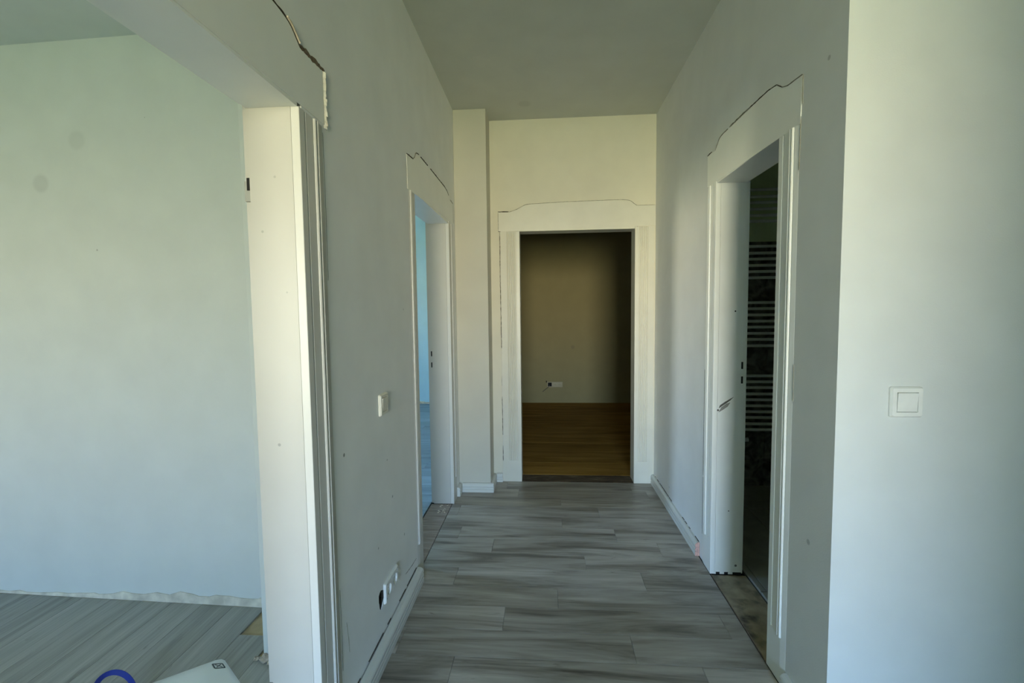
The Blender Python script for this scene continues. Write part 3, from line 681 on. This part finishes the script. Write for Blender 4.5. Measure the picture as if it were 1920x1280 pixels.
# ================================================================ SWITCHES AND SOCKETS
def local_thing(name, origin, ux, uz, un):
    """returns map(a, b, c): a along ux, b along uz, c out of the wall"""
    O = Vector(origin); ux, uz, un = Vector(ux), Vector(uz), Vector(un)
    return lambda a, b, c: tuple(O + ux * a + uz * b + un * c)
def frame_plate(Q, w_, h_, wins, t, mat, name, parent):
    """bevelled cover frame: outer rounded edge, rectangular window(s), sloped faces"""
    mb = MB()
    def ring(x0, x1, z0, z1, c, r, n=4):
        out = []
        for (cx, cz, a0) in ((x1 - r, z1 - r, 0), (x0 + r, z1 - r, 90), (x0 + r, z0 + r, 180), (x1 - r, z0 + r, 270)):
            for i in range(n + 1):
                an = math.radians(a0 + 90 * i / n); out.append(Q(cx + r * math.cos(an), cz + r * math.sin(an), c))
        return out
    x0 = -w_ / 2; step = w_ / len(wins)
    rings = [ring(-w_ / 2, w_ / 2, -h_ / 2, h_ / 2, .0003, .006), ring(-w_ / 2, w_ / 2, -h_ / 2, h_ / 2, t * .45, .006), ring(-w_ / 2 + .004, w_ / 2 - .004, -h_ / 2 + .004, h_ / 2 - .004, t, .005)]
    n = len(rings[0]); k = 0
    for rr in rings: mb.v += rr
    for j in range(2):
        for i in range(n): mb.f.append((j * n + i, j * n + (i + 1) % n, (j + 1) * n + (i + 1) % n, (j + 1) * n + i))
    me = mb.mesh(name, mat)
    bm = bmesh.new(); bm.from_mesh(me); bm.verts.ensure_lookup_table()
    last = [bm.verts[2 * n + i] for i in range(n)]
    ed = [bm.edges.get((last[i], last[(i + 1) % n])) for i in range(n)]
    for (a, b, c, d) in wins:
        loop = [bm.verts.new(Q(*p, t)) for p in ((a, c), (b, c), (b, d), (a, d))]
        back = [bm.verts.new(Q(*p, .0006)) for p in ((a + .0006, c + .0006), (b - .0006, c + .0006), (b - .0006, d - .0006), (a + .0006, d - .0006))]
        ed += [bm.edges.new((loop[i], loop[(i + 1) % 4])) for i in range(4)]
        for i in range(4): bm.faces.new((loop[i], loop[(i + 1) % 4], back[(i + 1) % 4], back[i]))
    bmesh.ops.triangle_fill(bm, edges=ed, use_beauty=True)
    bmesh.ops.recalc_face_normals(bm, faces=bm.faces); bm.to_mesh(me); bm.free()
    o = bpy.data.objects.new(name, me); COL.objects.link(o); attach(o, parent); return o
def quad_prism(Q, pts, c0, c1, name, mat, parent, bevel=0):
    mb = MB(); mb.prism([Q(a, b, c0) for a, b in pts], [Q(a, b, c) for (a, b), c in zip(pts, c1 if isinstance(c1, (list, tuple)) else [c1] * len(pts))])
    return mb.obj(name, mat, parent, bevel)
def switch(label, origin, ux, un, mat, size=.083):
    e = empty('light_switch', origin); tag(e, label, 'switch')
    Q = local_thing('s', origin, ux, (0, 0, 1), un); r = .0275
    frame_plate(Q, size, size, [(-r, r, -r, r)], .011, mat, 'cover_frame', e)
    g = .0012
    quad_prism(Q, [(-r + g, -r + g), (r - g, -r + g), (r - g, r - g), (-r + g, r - g)], .0008, [.0105, .0105, .0135, .0135], 'rocker', mat, e, .0008)
    return e
switch('square white light switch on the bright wall right of the corridor', (.988, 1.318, 1.042), (1, 0, 0), (0, -1, 0), M['plastic'], .085)
switch('small ivory light switch seen edge-on on the left corridor wall', (XL, 1.704, .952), (0, 1, 0), (1, 0, 0), M['plastic_warm'], .083)
def disc(Q, cx, cz, r, c, n=20): return [Q(cx + r * math.cos(2 * math.pi * i / n), cz + r * math.sin(2 * math.pi * i / n), c) for i in range(n)]
def socket_insert(Q, cx, mat, parent):
    mb = MB(); r = .0270
    rings = []
    sq = []
    n = 20
    for i in range(n):
        an = 2 * math.pi * i / n; ca, sa = math.cos(an), math.sin(an); m_ = max(abs(ca), abs(sa)); sq.append((cx + r * ca / m_, r * sa / m_))
    R0 = [Q(a, b, .0008) for a, b in sq]; R1 = [Q(a, b, .0100) for a, b in sq]
    rings = [R0, R1, disc(Q, cx, 0, .0215, .0100), disc(Q, cx, 0, .0205, -.0005 + .0015), disc(Q, cx, 0, .003, .001)]
    for rr in rings: mb.v += rr
    for j in range(4):
        for i in range(n): mb.f.append((j * n + i, j * n + (i + 1) % n, (j + 1) * n + (i + 1) % n, (j + 1) * n + i))
    mb.f.append(tuple(range(4 * n, 5 * n)))
    o = mb.obj('socket_insert', mat, parent)
    for dx in (-.0095, .0095):
        b_ = MB(); b_.prism(disc(Q, cx + dx, 0, .0026, .0011, 8), disc(Q, cx + dx, 0, .0026, .0016, 8))
        p = b_.obj('pin_hole', M['black']); p.parent = o
    return o
def sockets(label, origin, ux, un, n, filled, mat):
    e = empty('power_socket', origin); tag(e, label, 'socket')
    Q = local_thing('s', origin, ux, (0, 0, 1), un); pitch = .071; W_ = pitch * (n - 1) + .081
    xs = [(i - (n - 1) / 2) * pitch for i in range(n)]
    frame_plate(Q, W_, .081, [(c - .0275, c + .0275, -.0275, .0275) for c in xs], .010, mat, 'cover_frame', e)
    for i, c in enumerate(xs):
        if i in filled: socket_insert(Q, c, mat, e)
        else: quad_prism(Q, [(c - .0265, -.0265), (c + .0265, -.0265), (c + .0265, .0265), (c - .0265, .0265)], .0003, .0012, 'open_box', M['black'], e)
    return e, Q
sockets('white double power socket low on the left wall beside a ragged hole', (XL, 1.732, .214), (0, 1, 0), (1, 0, 0), 2, (0, 1), M['plastic'])
# lining of the hole beside it
mb = MB(); mb.prism([(XL - .050, 1.634 + .027 * math.cos(i * .524), .214 + .032 * math.sin(i * .524)) for i in range(12)], [(XL - .045, 1.634 + .027 * math.cos(i * .524), .214 + .032 * math.sin(i * .524)) for i in range(12)])
mb.obj('flush_box', M['black'], wl)
mb = MB(); n = 18; ho = [(1.634 + (y - 1.634) * .97, .214 + (z - .214) * .97) for y, z in hole]
mb.v += [(XL - .002, y, z) for y, z in ho] + [(XL - .052, y, z) for y, z in ho]
mb.f += [(i, (i + 1) % n, n + (i + 1) % n, n + i) for i in range(n)]
mb.obj('hole_lining', plain('dark_hole_lining', (.06, .05, .04), .9), wl)
e, Q = sockets('triple socket with one empty box on the dim far wall', (.132, 6.5, .265), (1, 0, 0), (0, -1, 0), 3, (1, 2), M['plastic_beige'])
mb = MB(); mb.tube([Q(-.071, -.01, .004), Q(-.10, -.045, .012), Q(-.14, -.075, .010), Q(-.175, -.105, .004)], .004, 8); mb.obj('cable', plain('grey_cable', (.10, .09, .07), .6), e)
mb = MB(); mb.prism([Q(-.128, .03, .0003), Q(-.112, .025, .0003), Q(-.112, .05, .0003), Q(-.125, .058, .0003)], [Q(-.128, .03, .0012), Q(-.112, .025, .0012), Q(-.112, .05, .0012), Q(-.125, .058, .0012)]); mb.obj('chipped_plaster', M['crack'], e)

# ================================================================ TOWEL RADIATOR in the bathroom
rad = empty('towel_radiator', (1.62, 3.335, 0)); tag(rad, 'tall white towel radiator with grouped horizontal bars on dark bathroom tiles', 'radiator')
zs = [2.154, 2.105, 2.064, 2.018, 1.973, 1.932, 1.754, 1.706, 1.664, 1.618, 1.574, 1.53, 1.351, 1.307, 1.262, 1.217, 1.174, 1.128, 1.084, 1.038, .817, .773, .73, .683, .64, .595, .551, .508, .461, .418]
zs = [1.3 + (z - 1.3) * .971 for z in zs]
X0, X1 = 1.33, 1.91
barm = None
for z in zs:
    if barm is None:
        mb = MB(); mb.tube([(X0 - 1.62 + (X1 - X0) * i / 8, -.012 + .012 * (2 * i / 8 - 1) ** 2, 0) for i in range(9)], .0104, 10); barm = mb.mesh('bar', M['rad'], smooth=True)
    o = bpy.data.objects.new('bar', barm); COL.objects.link(o); o.parent = rad; o.location = (0, .005, z)
for xx in (X0, X1):
    mb = MB(); mb.box(xx - .018, xx + .018, 3.345, 3.378, min(zs) - .05, max(zs) + .05); mb.obj('rail', M['rad'], rad, .006)
    for z in (.60, 1.95):
        mb = MB(); mb.tube([(xx, 3.378, z), (xx, 3.412, z)], .011, 10); mb.obj('bracket', M['rad'], rad)
mb = MB(); mb.tube([(1.632, 3.335, 2.075), (1.632, 3.315, 2.075)], [.009, .012], 12); mb.obj('knob', M['rad'], rad)
mb = MB(); mb.tube([(X0, 3.36, min(zs) - .05), (X0, 3.36, min(zs) - .075), (1.40, 3.345, min(zs) - .082), (1.452, 3.34, min(zs) - .075)], [.008, .010, .014, .016], 12); mb.obj('valve', M['rad'], rad)

# ================================================================ THINGS ON THE LEFT ROOM FLOOR
A = Vector((-1.232, 1.567, 0)); e1 = Vector((-.79, -.613, 0)).normalized(); e2 = Vector((.80, -.60, 0)).normalized()
bag = empty('shopping_bag', tuple(A + e1 * .2 + e2 * .17)); tag(bag, 'white plastic bag with a blue strap lying on the plank floor', 'bag')
mb = MB(); NX, NY, LX, LY = 18, 16, .44, .36
def bag_h(i, j):
    u, v = i / NX, j / NY; ed = min(u, 1 - u, v, 1 - v) * 2
    return .004 + .030 * (1 - (1 - min(1, ed * 1.6)) ** 2) + .004 * math.sin(u * 9 + v * 4) * ed + .003 * math.sin(v * 17 - u * 5) * ed
def bag_pt(u, v):
    # rounded corners
    r = .05; x, y = u * LX, v * LY
    rc = .022
    cx, cy = min(max(x, rc), LX - rc), min(max(y, rc), LY - rc)
    dx, dy = x - cx, y - cy; L = math.hypot(dx, dy)
    if L > rc: x, y = cx + dx / L * rc, cy + dy / L * rc
    return A + e1 * x + e2 * y
for lay in (0, 1):
    for j in range(NY + 1):
        for i in range(NX + 1):
            p = bag_pt(i / NX, j / NY); mb.v.append((p.x, p.y, (.0008 if lay == 0 else bag_h(i, j))))
K = (NX + 1) * (NY + 1); id_ = lambda l, i, j: l * K + j * (NX + 1) + i
for j in range(NY):
    for i in range(NX):
        mb.f.append((id_(0, i, j), id_(0, i, j + 1), id_(0, i + 1, j + 1), id_(0, i + 1, j)))
        mb.f.append((id_(1, i, j), id_(1, i + 1, j), id_(1, i + 1, j + 1), id_(1, i, j + 1)))
for i in range(NX):
    mb.f.append((id_(0, i, 0), id_(0, i + 1, 0), id_(1, i + 1, 0), id_(1, i, 0))); mb.f.append((id_(0, i, NY), id_(1, i, NY), id_(1, i + 1, NY), id_(0, i + 1, NY)))
for j in range(NY):
    mb.f.append((id_(0, 0, j), id_(1, 0, j), id_(1, 0, j + 1), id_(0, 0, j + 1))); mb.f.append((id_(0, NX, j), id_(0, NX, j + 1), id_(1, NX, j + 1), id_(1, NX, j)))
body = mb.obj('bag_body', M['bag'], bag, smooth=True)
# printed mark: a square outline with a cross in it
def bag_top(u, v):
    p = bag_pt(u / LX, v / LY); fi, fj = u / LX * NX, v / LY * NY
    return Vector((p.x, p.y, bag_h(fi, fj) + .0012))
mb = MB(); uc, vc, hs, tk = .030, .062, .0150, .0042
def stroke(p, q, t):
    d = Vector((q[0] - p[0], q[1] - p[1])); nrm = Vector((-d.y, d.x)).normalized() * t / 2
    c = [(p[0] + nrm.x, p[1] + nrm.y), (q[0] + nrm.x, q[1] + nrm.y), (q[0] - nrm.x, q[1] - nrm.y), (p[0] - nrm.x, p[1] - nrm.y)]
    a = [bag_top(*k) for k in c]; mb.prism([tuple(k - Vector((0, 0, .0008))) for k in a], [tuple(k) for k in a])
cs = [(uc - hs, vc - hs), (uc + hs, vc - hs), (uc + hs, vc + hs), (uc - hs, vc + hs)]
for i in range(4): stroke(cs[i], cs[(i + 1) % 4], tk)
stroke((uc - hs * .6, vc - hs * .6), (uc + hs * .6, vc + hs * .6), tk * .6); stroke((uc - hs * .6, vc + hs * .6), (uc + hs * .6, vc - hs * .6), tk * .6)
mb.obj('printed_mark', M['ink'], bag)['label'] = 'small dark square mark with a cross'
# blue webbing handle arcing out of the bag's edge
mb = MB(); N = 22
c0 = A + e1 * .262; c1 = A + e1 * .368; outw = -e2
for i in range(N + 1):
    t = i / N; an = math.pi * t
    base = c0.lerp(c1, .5 - .5 * math.cos(an)); p = base + outw * (.112 * math.sin(an) ** .8) - outw * .03
    p = p + Vector((0, 0, .014 + .030 * math.sin(an)))
    tang = (c1 - c0).normalized() * math.sin(an) * .07 + outw * .12 * math.cos(an)
    side = tang.normalized().cross(Vector((0, 0, 1))).normalized()
    up = (Vector((0, 0, 1)) * .75 + side * .66).normalized()
    for (a_, b_) in ((-.008, 0), (.008, 0), (.008, .0015), (-.008, .0015)):
        q = p + up * a_ + side * b_; mb.v.append(tuple(q))
for i in range(N):
    for k in range(4): mb.f.append((i * 4 + k, i * 4 + (k + 1) % 4, (i + 1) * 4 + (k + 1) % 4, (i + 1) * 4 + k))
mb.f.append((0, 1, 2, 3)); mb.f.append((N * 4 + 3, N * 4 + 2, N * 4 + 1, N * 4))
mb.obj('handle', M['strap'], bag)['label'] = 'blue webbing handle'
# broken plaster at the foot of the pier
def lump(loc, r, label, seed):
    rnd = random.Random(seed); bm = bmesh.new(); bmesh.ops.create_icosphere(bm, subdivisions=2, radius=r)
    for v in bm.verts:
        v.co *= rnd.uniform(.5, 1.25); v.co.z *= .7
    zmin = min(v.co.z for v in bm.verts)
    for v in bm.verts: v.co.z -= zmin
    me = bpy.data.meshes.new('plaster_lump'); bm.to_mesh(me); bm.free(); me.materials.append(M['rubble'])
    o = bpy.data.objects.new('plaster_lump', me); COL.objects.link(o); o.location = loc; return tag(o, label, 'rubble', 'plaster lumps at the pier')
lump((-1.060, 1.560, 0), .019, 'larger pale plaster lump at the foot of the pier behind the opening', 3)
lump((-1.098, 1.565, 0), .010, 'smallest plaster crumb left of the lump by the pier', 5)
lump((-1.030, 1.545, 0), .013, 'plaster crumb against the wide opening jamb, right of the larger lump', 8)
